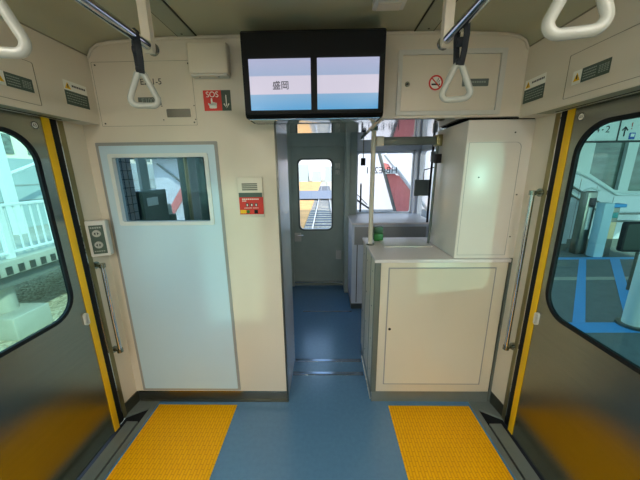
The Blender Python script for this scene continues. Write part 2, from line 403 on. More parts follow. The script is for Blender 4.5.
# ================================================================== side walls and doors
RLEAF = []
for s in (-1, 1):
    side = 'left' if s < 0 else 'right'
    fr = frame_xl if s < 0 else frame_xr
    # white angled pillar between door post and partition
    p = MB(); p.plate([(s * 1.25, YF + .03), (s * 1.30, YF + .03), (s * 1.32, 1.50), (s * 1.265, 1.50)], [], 0.09, 1.87, XY)
    wall = struct(p.build('wall_' + side, wallm, smooth=False))
    p = MB(); p.plate([(s * 1.248, YF + .005), (s * 1.262, YF + .005), (s * 1.277, 1.49), (s * 1.263, 1.49)], [], 0.0, 0.09, XY); p.build('skirting', steeld, wall)
    # steel door post
    p = MB(); p.box(min(s * 1.255, s * 1.33), max(s * 1.255, s * 1.33), 1.462, 1.505, 0, 1.87, .004); p.build('door_post', olive, wall)
    p = MB(); p.box(min(s * 1.252, s * 1.256), max(s * 1.252, s * 1.256), 1.460, 1.467, 0, 1.87); p.build('post_edge', chrome, wall)
    p = MB(); p.box(min(s * 1.25, s * 1.33), max(s * 1.25, s * 1.33), 1.413, 1.462, 0, 1.87, .004); p.build('rubber_seal', black, wall)
    # rest of the saloon wall behind the door, with windows
    if True:
        p = MB(); p.plate([(0.02, 0), (0.02, 1.87), (YB, 1.87), (YB, 0)], [rr(-1.9, -0.8, .8, 1.7, .06), rr(-3.4, -2.3, .8, 1.7, .06)], s * 1.22, s * 1.27, YZ)
        p.build('saloon_wall', wallm, wall)
        for a, b in ((-1.9, -.8), (-3.4, -2.3)):
            MB().plate(rr(a, b, .8, 1.7, .06), [], s * 1.24, s * 1.245, YZ).build('saloon_pane', gl_door, wall, smooth=False)
    # header panel above the door
    p = MB(); p.plate([(1.15 * s, 1.86), (1.31 * s, 1.86), (1.31 * s, 2.21), (1.15 * s, 2.21)], [], YB, YF, XZ)
    hd = struct(p.build('wall_header_' + side, wallm, smooth=False))
    g = MB()
    for a, b in (((.55, 1.30 if s < 0 else 1.342, 1.887, 2.058), .0015),):
        y0, y1, z0, z1 = a
        g.plate(rr(y0, y1, z0, z1, .006), [rr(y0 + b, y1 - b, z0 + b, z1 - b, .005)], s * 1.148, s * 1.151, YZ)
    g.build('hatch_outline', faint, hd)
    g = MB(); g.box(min(s * 1.145, s * 1.155), max(s * 1.145, s * 1.155), YB, YF, 2.197, 2.2015); g.build('ceiling_seam', faint, hd)
    g = MB(); g.box(min(s * 1.157, s * 1.237), max(s * 1.157, s * 1.237), -0.3, 1.5, 1.8585, 1.8605); g.build('soffit_panel', stripm, hd)
    g = MB(); g.box(min(s * 1.21, s * 1.216), max(s * 1.21, s * 1.216), -0.3, 1.45, 1.8565, 1.8595); g.build('soffit_gap', black, hd)
    # sliding door leaf
    dr = sroot('door_1' if s < 0 else 'door_2', (s * HW, 0.55, 0))
    for k, (y0, y1) in enumerate(((0.03, 1.41),)):
        wy0, wy1 = y0 + .08, (1.318 if s < 0 else 1.334)  # one wide window, so the added light patch stays unbroken
        hole = rr(wy0, wy1, .865, 1.788, (.14, .06, .06, .13) if k == 0 else .06, 10)
        lf = MB().plate([(y0, .008), (y1, .008), (y1, 1.858), (y0, 1.858)], [hole], s * HW, s * (HW + .014), YZ).build('door_leaf', steel, dr)
        MB().plate(hole, [rr(wy0 + .018, wy1 - .018, .883, 1.770, (.125, .04, .04, .11) if k == 0 else .04, 10)], s * (HW - .006), s * (HW + .010), YZ).build('window_gasket', black, dr)
        MB().plate(rr(wy0 + .018, wy1 - .018, .883, 1.770, (.125, .04, .04, .11) if k == 0 else .04, 10), [], s * (HW + .001), s * (HW + .004), YZ).build('pane', gl_door, dr, smooth=False)
        ye = 1.388 if k == 0 else -0.31
        if k == 0:
            MB().box(min(s * (HW - .004), s * HW), max(s * (HW - .004), s * HW), 1.372, 1.41, .008, 1.858, .001).build('yellow_edge_strip', yellow, dr)
            q = MB(); q.plate(rr(1.343, 1.368, .775, .845, .012), [rr(1.350, 1.361, .785, .835, .006)], s * (HW - .012), s * HW, YZ); q.build('release_catch', whitep, dr)
            q = MB(); q.cyl((s * (HW - .0015), 1.335, 1.815), (s * HW, 1.335, 1.815), .016, 24); bd = q.build('round_sticker', white, dr)
            q = MB(); q.plate([(1.335 + .0165 * math.cos(a * math.pi / 12), 1.815 + .0165 * math.sin(a * math.pi / 12)) for a in range(24)],
                              [[(1.335 + .0135 * math.cos(a * math.pi / 12), 1.815 + .0135 * math.sin(a * math.pi / 12)) for a in range(24)]], s * (HW - .002), s * (HW - .0012), YZ); q.build('sticker_ring', ink, dr)
            text('65', .018, fr(s * (HW - .002), 1.335, 1.815), ink, dr, depth=.0003)
    # threshold strips
    t = MB(); t.box(min(s * 1.10, s * 1.135), max(s * 1.10, s * 1.135), YB, YF + .02, -0.05, 0.004)
    t.box(min(s * 1.15, s * 1.225), max(s * 1.15, s * 1.225), -.4, 1.455, -0.05, 0.001)
    th = struct(t.build('trim_%d' % (6 if s < 0 else 7), sillm))
    t = MB(); t.box(min(s * 1.13, s * 1.30), max(s * 1.13, s * 1.30), YB, 1.45, -0.07, -0.02)
    t.box(min(s * 1.135, s * 1.26), max(s * 1.135, s * 1.26), 1.44, YF + .02, -0.04, -0.012); t.build('door_track', black, th)
    t = MB(); t.plate([(s * 1.135, 1.57), (s * 1.265, 1.49), (s * 1.265, 1.57), (s * 1.25, YF + .015), (s * 1.135, YF + .015)], [], -.03, .002, XY); t.build('corner_plate', sillm, th)

# rear wall of the saloon
w = MB(); w.box(-1.3, 1.3, YB - .05, YB, -.05, 2.45); struct(w.build('wall_rear', wallm, smooth=False))
# ceiling lamps (behind the camera)
lampm = mat('lamp_diffuser', rgb(255, 250, 235), 0.5, emit=((1.0, 0.95, 0.85, 1), 14.5))
for s in (-1, 1):
    t = thing('ceiling_light', 'long white strip lamp in the saloon ceiling, %s row' % ('left' if s < 0 else 'right'), 'ceiling light', (s * .8, -2, 2.27))
    MB().box(s * .8 - .07, s * .8 + .07, -4.2, 0.25, 2.252, 2.272, .003).build('lamp_frame', whitep, t)
    MB().box(s * .8 - .055, s * .8 + .055, -4.15, 0.2, 2.244, 2.2535, .002).build('diffuser', lampm, t)

# ================================================================== FITTINGS
# yellow mats
for s, lab in ((-1, 'yellow ribbed floor mat in front of the left door'), (1, 'yellow ribbed floor mat in front of the right door')):
    m = MB(); m.box(min(s * .53, s * 1.085), max(s * .53, s * 1.085), -.35, 1.59, 0, .004, .001)
    tag(m.build('floor_mat', matm), lab, 'floor mat')

# destination display
t = thing('destination_display', 'black double screen unit hung above the passage, two lit screens', 'display', (.05, 1.53, 2.28))
b = MB(); b.plate([(1.45, 1.865), (1.465, 1.853), (1.62, 1.853), (1.62, 2.256), (1.47, 2.232), (1.45, 2.218)], [], -.288, .385, YZ)
b.build('housing', blackg, t, smooth=False)
b = MB(); b.plate(rr(-.28, .377, 1.868, 2.118, .003), [rr(-.256, .036, 1.883, 2.106, .002), rr(.066, .357, 1.883, 2.106, .002)], 1.437, 1.451, XZ)
b.build('bezel', black, t)
for k, (a, c) in enumerate(((-.256, .036), (.066, .357))):
    sc = MB().plate(rr(a, c, 1.883, 2.106, .002), [], 1.443, 1.4505, XZ).build('screen', screenm, t, smooth=False)
    if k == 0: text('盛岡', .040, frame_y(-.108, 1.4425, 1.990), ink, sc, depth=.0004, bold=.00025)
b = MB(); b.box(-.27, .37, 1.455, 1.61, 1.846, 1.853, .002); b.tube([(-.27, 1.458, 1.847), (.37, 1.458, 1.847)], .006, 8); b.build('lower_trim', chrome, t)

# square box beside display
t = thing('speaker_box', 'square cream box on the partition, left of the black screens', 'wall box', (-.495, 1.62, 2.08))
MB().box(-.597, -.393, 1.565, YF, 2.09, 2.232, .008).build('housing', wallm, t)
MB().box(-.590, -.400, 1.570, YF, 2.079, 2.0895, .003).build('base_plate', whitep, t)
for x in (-.55, -.45): MB().cyl((x, 1.585, 2.077), (x, 1.585, 2.0795), .004).build('screw', steeld, t)

# SOS sign
def bars(name, lines, m, parent):       # rows of small unreadable print
    g = MB()
    for (f, u0, u1, v, w, hgt, n) in lines:
        L = (u1 - u0) / n
        for i in range(n):
            a = u0 + i * L
            g.plate([(a, v), (a + L * .72, v), (a + L * .72, v + hgt), (a, v + hgt)], [], w, w + (.0004), f)
    return g.build(name, m, parent, smooth=False)
t = thing('emergency_sign', 'red and dark green SOS sign with hand and down arrow', 'sign', (-.48, YF, 1.92))
MB().box(-.556, -.458, YF - .002, YF, 1.922, 2.024).build('red_field', red, t, smooth=False)
MB().box(-.458, -.408, YF - .002, YF, 1.922, 2.024).build('green_field', dgreen, t, smooth=False)
text('SOS', .040, frame_y(-.507, YF - .0022, 2.002), white, t)
hnd = MB()
hnd.plate(rr(-.527, -.487, 1.934, 1.957, .006), [], YF - .003, YF - .002, XZ)
hnd.plate(rr(-.517, -.508, 1.95, 1.985, .004), [], YF - .003, YF - .002, XZ)
for i in range(3): hnd.plate(rr(-.507 + i * .0075, -.5005 + i * .0075, 1.95, 1.966 - i * .002, .003), [], YF - .003, YF - .002, XZ)
hnd.plate([(-.527, 1.945), (-.534, 1.958), (-.530, 1.962), (-.520, 1.952)], [], YF - .003, YF - .002, XZ)
hnd.build('pointing_hand', white, t)
ar = MB(); ar.box(-.4355, -.4305, YF - .003, YF - .002, 1.945, 2.0)
ar.plate([(-.433, 1.934), (-.449, 1.955), (-.444, 1.959), (-.433, 1.933), (-.422, 1.959), (-.417, 1.955)], [], YF - .003, YF - .002, XZ); ar.build('down_arrow', white, t)

# recessed finger plate
t = thing('recessed_handle', 'small recessed steel pull in the panel under the square box', 'handle', (-.70, YF, 1.89))
MB().plate(rr(-.775, -.627, 1.885, 1.942, .008), [rr(-.768, -.634, 1.892, 1.935, .006)], YF - .003, YF, XZ).build('rim', wallm, t)
MB().plate(rr(-.768, -.634, 1.892, 1.935, .006), [], YF - .0015, YF, XZ).build('pull_plate', steeld, t)
for x in (-.79, -.612):
    for z in (1.88, 1.95): MB().cyl((x, YF - .002, z), (x, YF, z), .003).build('screw', seam, t)

# car number and plate
n_ = text('E221-5', .042, frame_y(-.832, YF - .001, 2.07), ink, None, name='car_number')
tag(n_, 'dark car number lettering on the cream panel behind the left strap', 'lettering')
t = thing('number_plate', 'small dark plate with pale figures, behind the left strap ring', 'sign', (-.84, YF, 1.95))
MB().plate(rr(-.915, -.79, 1.955, 1.995, .002), [], YF - .003, YF, XZ).build('plate', greyd, t)
text('E1007', .036, frame_y(-.852, YF - .0035, 1.975), inkl, t)

# emergency call panel
t = thing('emergency_call_panel', 'cream call panel with slots and red instruction label beside the passage', 'call panel', (-.335, YF, 1.35))
MB().box(-.408, -.262, YF - .012, YF, 1.335, 1.565, .003).build('plate', wallm, t)
v = MB()
for i in range(4): v.plate(rr(-.382, -.292, 1.492 + i * .011, 1.498 + i * .011, .002), [], YF - .0135, YF - .012, XZ)
v.build('speaker_slot', seam, t)
MB().box(-.403, -.266, YF - .0135, YF - .012, 1.452, 1.478).build('green_strip', dgreen, t, smooth=False)
rl = MB().box(-.403, -.262, YF - .0135, YF - .012, 1.352, 1.452).build('red_label', red, t, smooth=False)
bars('print_rows', [(XZ, -.385, -.285, 1.438, YF - .0142, .006, 9), (XZ, -.385, -.36, 1.428, YF - .0142, .005, 3), (XZ, -.375, -.33, 1.388, YF - .0142, .003, 6), (XZ, -.325, -.29, 1.388, YF - .0142, .003, 4)], white, rl)
for x in (-.357, -.331, -.305):
    q = MB().box(x - .008, x + .008, YF - .0145, YF - .0132, 1.398, 1.417).build('pictogram', ink, rl, smooth=False)
    MB().box(x - .003, x + .003, YF - .0152, YF - .0144, 1.401, 1.413).build('pictogram_figure', white, t, smooth=False)
MB().plate(rr(-.400, -.365, 1.358, 1.378, .003), [], YF - .017, YF - .013, XZ).build('yellow_button', yellow, t)
MB().plate(rr(-.362, -.345, 1.358, 1.378, .006), [], YF - .016, YF - .013, XZ).build('green_button', green, t)
MB().plate(rr(-.318, -.297, 1.357, 1.379, .002), [], YF - .015, YF - .013, XZ).build('black_socket', black, t)

# left door button box on the angled pillar
Mx = Matrix.Translation((-1.222, 1.535, 1.23)) @ Matrix.Rotation(math.radians(22), 4, 'Z')
t = thing('door_button_box', 'pale door button box with two round buttons on the left pillar', 'button box', (-1.222, 1.535, 1.125))
MB().box(-.05, .05, -.022, .035, -.105, .105, .006).build('housing', whitep, t, Mx)
MB().box(-.031, .037, -.025, -.021, -.088, .080, .002).build('button_field', dgreen, t, Mx)
for z in (.033, -.034):
    q = MB(); q.cyl((.003, -.024, z), (.003, -.032, z), .020, 24); bt = q.build('round_button', greyp, t, Mx)
    q = MB()
    for sx in (-1, 1): q.plate([(.003 + sx * .004, z + .008), (.003 + sx * .012, z), (.003 + sx * .004, z - .008)], [], -.0335, -.0318, XZ)
    q.build('arrow_mark', ink, bt, Mx)
pr = bars('print_row', [(XZ, -.024, .03, .062, -.0258, .008, 5), (XZ, -.024, .03, -.075, -.0258, .006, 5)], inkl, t)
pr.data.transform(Mx)

# grab handles on the pillars
def grab(x, y, z0, z1, lab, s):
    t = thing('handrail', lab, 'handle', (x, y, z0))
    q = MB(); q.tube([(x, y, z0), (x, y, z1)], .012, 14); q.build('bar', chrome, t)
    for z in (z0, z1):
        q = MB(); q.tube([(x, y, z - .012), (x, y, z + .012)], .017, 14); q.cyl((x, y, z), (x + s * .055, y + .012, z), .011, 12); q.cyl((x + s * .043, y + .009, z), (x + s * .06, y + .013, z), .022, 18); q.build('mounting_bracket', steel, t)
grab(-1.215, 1.51, .50, 1.07, 'short chrome grab bar under the button box by the left door', -1)
grab(1.205, 1.50, .53, 1.47, 'long chrome grab bar beside the right door', 1)

# overhead rails and strap hangers
def rail(s, lab):
    x = s * .53
    t = thing('overhead_rail', lab, 'hand rail', (x, 0, 2.04))
    q = MB(); q.tube([(x, -3.0, 2.035), (x, 1.13, 2.035)], .0155, 16); q.build('bar', chrome, t)
    for y in (1.115, -.9, -2.6):
        xo = x + s * 0.0
        q = MB()
        q.plate([(y - .012, 2.283), (y + .016, 2.283), (y + .014, 2.03), (y + .006, 2.012), (y - .006, 2.012), (y - .012, 2.03)], [], x - .016, x + .016, YZ)
        b = q.build('bracket', wallm, t)
    q = MB(); q.cyl((x, 1.13, 2.035), (x, 1.142, 2.035), .022, 18); q.build('end_cap', steel, t)
rail(-1, 'chrome overhead rail with hanging bracket along the left of the ceiling')
rail(1, 'chrome overhead rail with hanging bracket along the right of the ceiling')
def ring_pts(w=.086, h=.108):
    # rounded triangle, apex up; local x/z, apex at z=0
    pts = []
    cs = [((0, -.018), .014, 150, 30), ((w / 2 - .02, -h + .02), .020, 30, -90), ((-w / 2 + .02, -h + .02), .020, 270, 150)]
    for (cx, cz), r, a0, a1 in cs:
        for i in range(9):
            a = math.radians(a0 + (a1 - a0) * i / 8); pts.append((cx + r * math.cos(a), 0, cz + r * math.sin(a)))
    out = []
    N = len(pts)
    for i in range(N):
        a, b = Vector(pts[i]), Vector(pts[(i + 1) % N]); L = (b - a).length; k = max(1, int(L / .02))
        for j in range(k): out.append(a.lerp(b, j / k))
    return out
def make_strap(x, y, lab, yaw):
    t = thing('strap_hanger', lab, 'strap hanger', (x, y, 2.035), 'strap hangers on the overhead rails')
    M = Matrix.Translation((x, y, 1.933)) @ Matrix.Rotation(yaw, 4, 'Z')
    q = MB(); q.tube(ring_pts(), .009, 12, closed=True, flat=(.0105, .0075)); q.build('ring', greyp, t, M)
    q = MB()
    lp = [(0.006, -.006, -.008), (.010, -.012, .03), (.012, -.018, .075), (.010, -.018, .108), (0, -.013, .120), (-.010, 0, .122)]
    lp2 = [(-.006, .008, -.008), (-.008, .012, .03), (-.011, .017, .075), (-.009, .018, .108), (0, .012, .120), (.008, 0, .122)]
    q.tube(lp, .01, 10, flat=(.0095, .003)); q.tube(lp2, .01, 10, flat=(.0095, .003))
    q.tube([(-.012, -.002, .062), (.012, -.002, .062)], .012, 10, flat=(.012, .014))
    q.tube([(-.010, 0, .003), (.010, 0, .003)], .01, 10, flat=(.014, .011))
    q.build('webbing', web, t, Matrix.Translation((x, y, 1.933)) @ Matrix.Rotation(yaw, 4, 'Z'))
    return t
def dup(root, loc, lab):
    r = root.copy(); COL.objects.link(r); r.location = loc; r['label'] = lab
    for ch in root.children:
        inv = ch.matrix_parent_inverse.copy(); c = ch.copy(); COL.objects.link(c); c.parent = r; c.matrix_parent_inverse = inv
    return r
s1 = make_strap(-.533, 1.045, 'grey triangular strap ring hanging in front of the car number, left', math.radians(14))
s2 = dup(s1, (-.533, .60, 2.035), 'nearest strap ring on the left rail, cut off at the top left corner')
s3 = make_strap(.545, 1.03, 'grey triangular strap ring hanging beside the no smoking sign', math.radians(-14))
s4 = dup(s3, (.545, .57, 2.035), 'nearest strap ring on the right rail, large at the top of the photo')

# no smoking hatch
t = thing('equipment_hatch', 'framed cream hatch above the cabinet with a no smoking sign on it', 'hatch', (.75, YF, 1.87))
MB().plate(rr(.485, 1.04, 1.882, 2.195, .004), [rr(.507, 1.012, 1.902, 2.172, .004)], YF - .010, YF, XZ).build('hatch_frame', whitep, t)
MB().plate(rr(.509, 1.010, 1.904, 2.170, .003), [], YF - .004, YF, XZ).build('hatch_panel', wallm, t)
q = MB(); q.cyl((.538, YF - .007, 2.035), (.538, YF - .003, 2.035), .013, 20); lk = q.build('lock', steel, t)
q = MB(); q.cyl((.538, YF - .009, 2.035), (.538, YF - .006, 2.035), .006, 12); q.build('keyhole', black, lk)
t = thing('no_smoking_sign', 'round red and white no smoking sticker on the hatch', 'sign', (.685, YF - .004, 2.0))
cir = lambda cx, cz, r: [(cx + r * math.cos(i * math.pi / 18), cz + r * math.sin(i * math.pi / 18)) for i in range(36)]
MB().plate(cir(.687, 2.04, .036), [], YF - .0055, YF - .004, XZ).build('disc', white, t)
MB().plate(cir(.687, 2.04, .037), [cir(.687, 2.04, .029)], YF - .0065, YF - .005, XZ).build('red_ring', red, t)
q = MB(); q.box(.665, .700, YF - .0065, YF - .0055, 2.028, 2.036); q.box(.703, .709, YF - .0065, YF - .0055, 2.028, 2.036)
q.tube([(.694, YF - .006, 2.040), (.692, YF - .006, 2.050), (.700, YF - .006, 2.056), (.697, YF - .006, 2.062)], .0016, 6); q.tube([(.703, YF - .006, 2.040), (.703, YF - .006, 2.048), (.708, YF - .006, 2.052)], .0016, 6)
q.build('cigarette', ink, t)
q = MB(); q.tube([(.666, YF - .0065, 2.061), (.708, YF - .0065, 2.019)], .003, 8); q.build('red_bar', red, t)
t = thing('hatch_label', 'small dark rectangular label on the hatch, right of the strap ring', 'label', (.92, YF - .004, 2.02))
MB().plate(rr(.825, .962, 2.020, 2.056, .003), [], YF - .006, YF - .004, XZ).build('plate', greyd, t)
bars('print_row', [(XZ, .84, .95, 2.036, YF - .0066, .008, 9)], inkl, t)

# warning stickers on the header panels
def sticker_tall(s, y0, y1, lab):
    f = YZ; X = s * 1.15; e = -s
    t = thing('warning_sticker', lab, 'sticker', (X, (y0 + y1) / 2, 1.91), 'stickers on the door headers')
    bx = lambda u0, u1, v0, v1, a, b: MB().box(min(X + e * a, X + e * b), max(X + e * a, X + e * b), u0, u1, v0, v1)
    up = bx(y0, y1, 1.991, 2.036, 0, .001).build('white_field', white, t, smooth=False)
    bx(y0, y1, 1.926, 1.991, 0, .001).build('green_field', dgreen, t, smooth=False)
    yt = y0 + .022 if s < 0 else y1 - .022
    q = MB(); q.plate([(yt - .017, 1.998), (yt + .017, 1.998), (yt, 2.028)], [], X + e * .001, X + e * .0016, f); tri = q.build('warning_triangle', yellow, t, smooth=False)
    q = MB(); q.plate([(yt - .0025, 2.003), (yt + .0025, 2.003), (yt + .003, 2.019), (yt - .003, 2.019)], [], X + e * .0015, X + e * .002, f); q.build('triangle_mark', ink, t, smooth=False)
    a, b = (y0 + .045, y1 - .008) if s < 0 else (y0 + .008, y1 - .045)
    bars('black_print', [(f, a, b, 2.012, X + e * .0014, .009, 8)], ink, t)
    bars('pale_print', [(f, y0 + .008, y1 - .01, 1.94 + i * .012, X + e * .0014, .004, 7 + i) for i in range(4)], inkl, t)
def sticker_wide(s, y0, y1, lab):
    f = YZ; X = s * 1.15; e = -s
    t = thing('warning_sticker', lab, 'sticker', (X, (y0 + y1) / 2, 1.91), 'stickers on the door headers')
    bx = lambda u0, u1, v0, v1, a, b: MB().box(min(X + e * a, X + e * b), max(X + e * a, X + e * b), u0, u1, v0, v1)
    # white square with the yellow triangle first in reading direction
    wa, wb, ga, gb = (y0, y0 + .042, y0 + .042, y1) if s < 0 else (y1 - .042, y1, y0, y1 - .042)
    bx(wa, wb, 1.934, 1.986, 0, .001).build('white_field', white, t, smooth=False)
    bx(ga, gb, 1.934, 1.986, 0, .001).build('green_field', dgreen, t, smooth=False)
    yt = (wa + wb) / 2
    q = MB(); q.plate([(yt - .016, 1.946), (yt + .016, 1.946), (yt, 1.977)], [], X + e * .001, X + e * .0016, f); q.build('warning_triangle', yellow, t, smooth=False)
    q = MB(); q.plate([(yt - .0025, 1.952), (yt + .0025, 1.952), (yt + .003, 1.968), (yt - .003, 1.968)], [], X + e * .0015, X + e * .002, f); q.build('triangle_mark', ink, t, smooth=False)
    m_ = (ga * .42 + gb * .58) if s < 0 else (ga * .58 + gb * .42)
    a, b = (ga + .006, m_ - .006) if s < 0 else (m_ + .006, gb - .006)
    c, d = (m_ + .002, gb - .006) if s < 0 else (ga + .006, m_ - .002)
    bars('print_rows', [(f, a, b, 1.942 + i * .010, X + e * .0014, .004, 8) for i in range(4)], inkl, t)
    bars('drawing', [(f, c, d, 1.946 + i * .006, X + e * .0014, .003, 4) for i in range(5)], inkl, t)
sticker_tall(-1, 1.433, 1.566, 'yellow triangle and dark green notice near the front end of the left door header')
sticker_wide(-1, 1.13, 1.28, 'wide dark green notice on the left door header, cut by the photo edge')
sticker_tall(1, 1.466, 1.605, 'yellow triangle and dark green notice near the front end of the right door header')
sticker_wide(1, 1.15, 1.31, 'wide dark green notice with white corner on the right door header hatch')

# ceiling vent
t = thing('ceiling_vent', 'small cream framed vent on the ceiling above the right of the screens', 'vent', (.37, 1.3, 2.28))
MB().plate(rr(.305, .435, 1.20, 1.375, .003), [rr(.318, .422, 1.215, 1.31, .002)], 2.255, 2.283, XY).build('frame', whitep, t)
MB().box(.318, .422, 1.215, 1.31, 2.268, 2.274).build('grille', black, t, smooth=False)
MB().box(.322, .418, 1.318, 1.372, 2.252, 2.2555).build('flap', wallm, t, smooth=False)

# lower cabinet
t = thing('equipment_cabinet', 'low cream equipment cabinet with flat top right of the passage', 'cabinet', (.81, 1.9, 0))
MB().box(.413, 1.225, YF + .004, 2.2, .09, 1.04, .003).build('body', cabm, t)
MB().box(.418, 1.23, YF + .010, 2.19, 0, .09).build('plinth', sillm, t, smooth=False)
MB().box(.405, 1.235, YF - .004, 2.21, 1.04, 1.062, .004).build('worktop', topm, t)
MB().plate(rr(.492, 1.155, .152, 1.008, .004), [rr(.500, 1.147, .160, 1.000, .004)], YF + .001, YF + .006, XZ).build('door_groove', groove, t)
dd = MB().plate(rr(.500, 1.147, .160, 1.000, .004), [], YF - .001, YF + .004, XZ).build('cabinet_door', cabm, t)
q = MB(); q.cyl((.517, YF - .003, .583), (.517, YF, .583), .009, 16); q.build('keyhole', black, dd)
MB().box(.407, .445, YF - .002, YF + .02, .09, 1.04, .004).build('corner_post', greyd, t)
for z in (.2, .45, .7, .95):
    for y in (1.72, 1.95, 2.12): MB().cyl((.410, y, z), (.414, y, z), .005).build('screw', chrome, t)
q = MB()
for y in (1.80, 2.02): q.box(.411, .414, y - .004, y + .004, .1, 1.03)
q.build('side_seam', greyd, t)
MB().box(.52, .86, 1.90, 2.12, 1.062, 1.070, .002).build('top_cover', whitep, t)
# upper box
t = thing('upper_cupboard', 'tall white cupboard standing on the cabinet under the hatch', 'cupboard', (1.05, 1.85, 1.062))
MB().box(.89, 1.255, YF + .01, 2.06, 1.063, 1.858, .006).build('body', mat('cupboard_white', rgb(226, 220, 210), .26), t)
MB().plate(rr(.905, 1.195, 1.085, 1.74, (.03, .003, .003, .003)), [rr(.9065, 1.1935, 1.0865, 1.7385, (.03, .003, .003, .003))], YF + .008, YF + .011, XZ).build('door_outline', groove, t)
for x, z in ((1.15, 1.79), (.98, 1.55), (1.21, 1.45), (1.21, 1.2)): MB().cyl((x, YF + .007, z), (x, YF + .011, z), .004).build('screw', seam, t)
MB().plate([(YF + .016, 1.858), (2.05, 1.858), (2.05, 1.864), (YF + .02, 1.864)], [], .91, 1.25, YZ).build('top_gap_strip', black, t)
# small fills between cupboard/cabinet and pillar
w = MB(); w.box(1.236, 1.255, YF + .012, 2.2, 0, 1.062); struct(w.build('trim_8', greyd, smooth=False))

# pole and cross bar at cabinet
t = thing('grab_pole', 'cream vertical pole rising from the cabinet top beside the passage', 'pole', (.432, 1.98, 1.062))
q = MB(); q.cyl((.432, 1.98, 1.062), (.432, 1.98, 1.868), .0165, 18); q.build('pole', wallm, t)
q = MB(); q.cyl((.432, 1.98, 1.062), (.432, 1.98, 1.074), .03, 18); q.build('foot_flange', steel, t)
q = MB(); q.cyl((.432, 1.98, 1.856), (.432, 1.98, 1.869), .026, 18); q.build('top_flange', steel, t)
t = thing('cross_bar', 'grey horizontal bar between the pole and the white cupboard', 'bar', (.66, 1.99, 1.76))
MB().box(.50, .85, 1.97, 2.0, 1.762, 1.815, .004).build('bar', greyd, t)
MB().box(.45, .50, 1.962, 2.008, 1.757, 1.820, .004).build('end_block', wallm, t)
MB().box(.85, .888, 1.955, 2.015, 1.752, 1.825, .004).build('end_block', olive, t)
q = MB(); q.tube([(.865, 1.975, 1.752), (.86, 1.975, 1.12), (.855, 1.975, 1.0715)], .009, 10); q.build('drop_rod', greyd, t)
MB().box(.853, .885, 1.94, 2.0, 1.64, 1.70, .004).build('clamp', black, t)
t = thing('green_case', 'small green case standing on the cabinet top behind the pole', 'case', (.52, 2.14, 1.062))
MB().box(.478, .548, 2.08, 2.14, 1.063, 1.12, .004).build('lower_box', green, t)
MB().box(.478, .545, 2.085, 2.14, 1.12, 1.175, .004).build('lid', greenp, t)

# far console under the right windscreen
t = thing('cab_console', 'pale grey assistant console under the right windscreen', 'console', (.8, 3.2, 0))
MB().box(.395, 1.28, 2.97, 3.55, .08, 1.03, .006).build('body', cablt, t)
MB().box(.385, 1.29, 2.94, 3.645, 1.03, 1.05, .004).build('console_top', topm, t)
MB().box(.42, 1.2, 2.955, 2.97, .80, 1.0, .003).build('front_panel', groove, t)
MB().box(.40, 1.27, 3.0, 3.55, 0, .08).build('plinth', steeld, t, smooth=False)
q = MB()
for x in (.45, .60): q.box(x, x + .008, 2.964, 2.972, .1, .8)
q.build('panel_seam', seam, t)
t = thing('sun_visor', 'grey square sun visor beside the right windscreen', 'visor', (1.12, 3.0, 1.33))
MB().box(1.05, 1.22, 2.98, 3.0, 1.33, 1.50, .006).build('visor_panel', greyd, t)
q = MB(); q.tube([(1.14, 2.99, 1.49), (1.14, 2.99, 1.60), (1.31, 2.99, 1.64)], .006, 8); q.build('visor_arm', steeld, t)
t = thing('window_post', 'dark slim post in front of the right cab side window', 'post', (1.2, 2.9, 1.05))
q = MB(); q.tube([(1.20, 2.95, 1.05), (1.20, 2.95, 2.1)], .012, 10); q.build('post', black, t)
MB().box(1.185, 1.225, 2.93, 2.97, 1.68, 1.78, .004).build('post_clamp', greyd, t)
t = thing('interior_camera', 'small dark box hanging at the top left of the right windscreen', 'camera', (.55, 3.4, 1.70))
MB().box(.53, .58, 3.38, 3.44, 1.66, 1.745, .004).build('case', black, t)
MB().box(.55, .56, 3.40, 3.42, 1.745, 2.1).build('stem', steeld, t)

# driver side things seen through the cab window
t = thing('cab_locker', 'tall dark slatted locker at the left inside the cab window', 'locker', (-1.19, 1.9, 0))
MB().box(-1.29, -1.21, 1.72, 1.90, 0.0, 1.95, .004).build('body', mat('locker_grey', rgb(150, 152, 150), 0.6, noise=0.15, nscale=14), t)
q = MB()
for i in range(9): q.box(-1.2095, -1.2075, 1.725, 1.895, 1.28 + i * .055, 1.285 + i * .055)
for i in range(3): q.box(-1.2095, -1.2075, 1.76 + i * .045, 1.763 + i * .045, 1.2, 1.75)
q.build('slat_lines', cabdk2, t)
t = thing('driver_desk', 'dark driver desk seen through the cab window', 'desk', (-.9, 3.3, 0))
MB().box(-1.28, -.40, 3.0, 3.62, 0, 1.0, .02).build('desk_body', cabdk2, t)
MB().box(-1.1, -.55, 3.22, 3.40, 1.0, 1.16, .02).build('instrument_hood', cabdk2, t)
MB().box(-1.05, -.98, 3.20, 3.22, 1.05, 1.12).build('gauge', white, t, smooth=False)
t = thing('cab_chair', 'dark driver seat back seen through the cab window', 'seat', (-.70, 2.55, 0))
MB().box(-.86, -.54, 2.44, 2.54, .55, 1.15, .04).build('backrest', cabdk2, t)
MB().box(-.86, -.54, 2.5, 2.9, .45, .55, .03).build('seat', cabdk2, t)
q = MB(); q.cyl((-.70, 2.68, 0), (-.70, 2.68, .46), .05); q.build('pedestal', steeld, t)
MB().box(-.78, -.62, 2.45, 2.53, 1.14, 1.24, .03).build('headrest', cabdk2, t)
t = thing('cab_column', 'dark green column behind the cab window, next to the steel post', 'column', (-.80, 2.5, 0))
q = MB(); q.cyl((-1.0, 2.5, 0), (-1.0, 2.5, 2.09), .042, 20); q.build('column', cabdk2, t)
t = thing('cab_post', 'slim steel post with pale edge behind the cab window', 'post', (-.95, 2.5, 0))
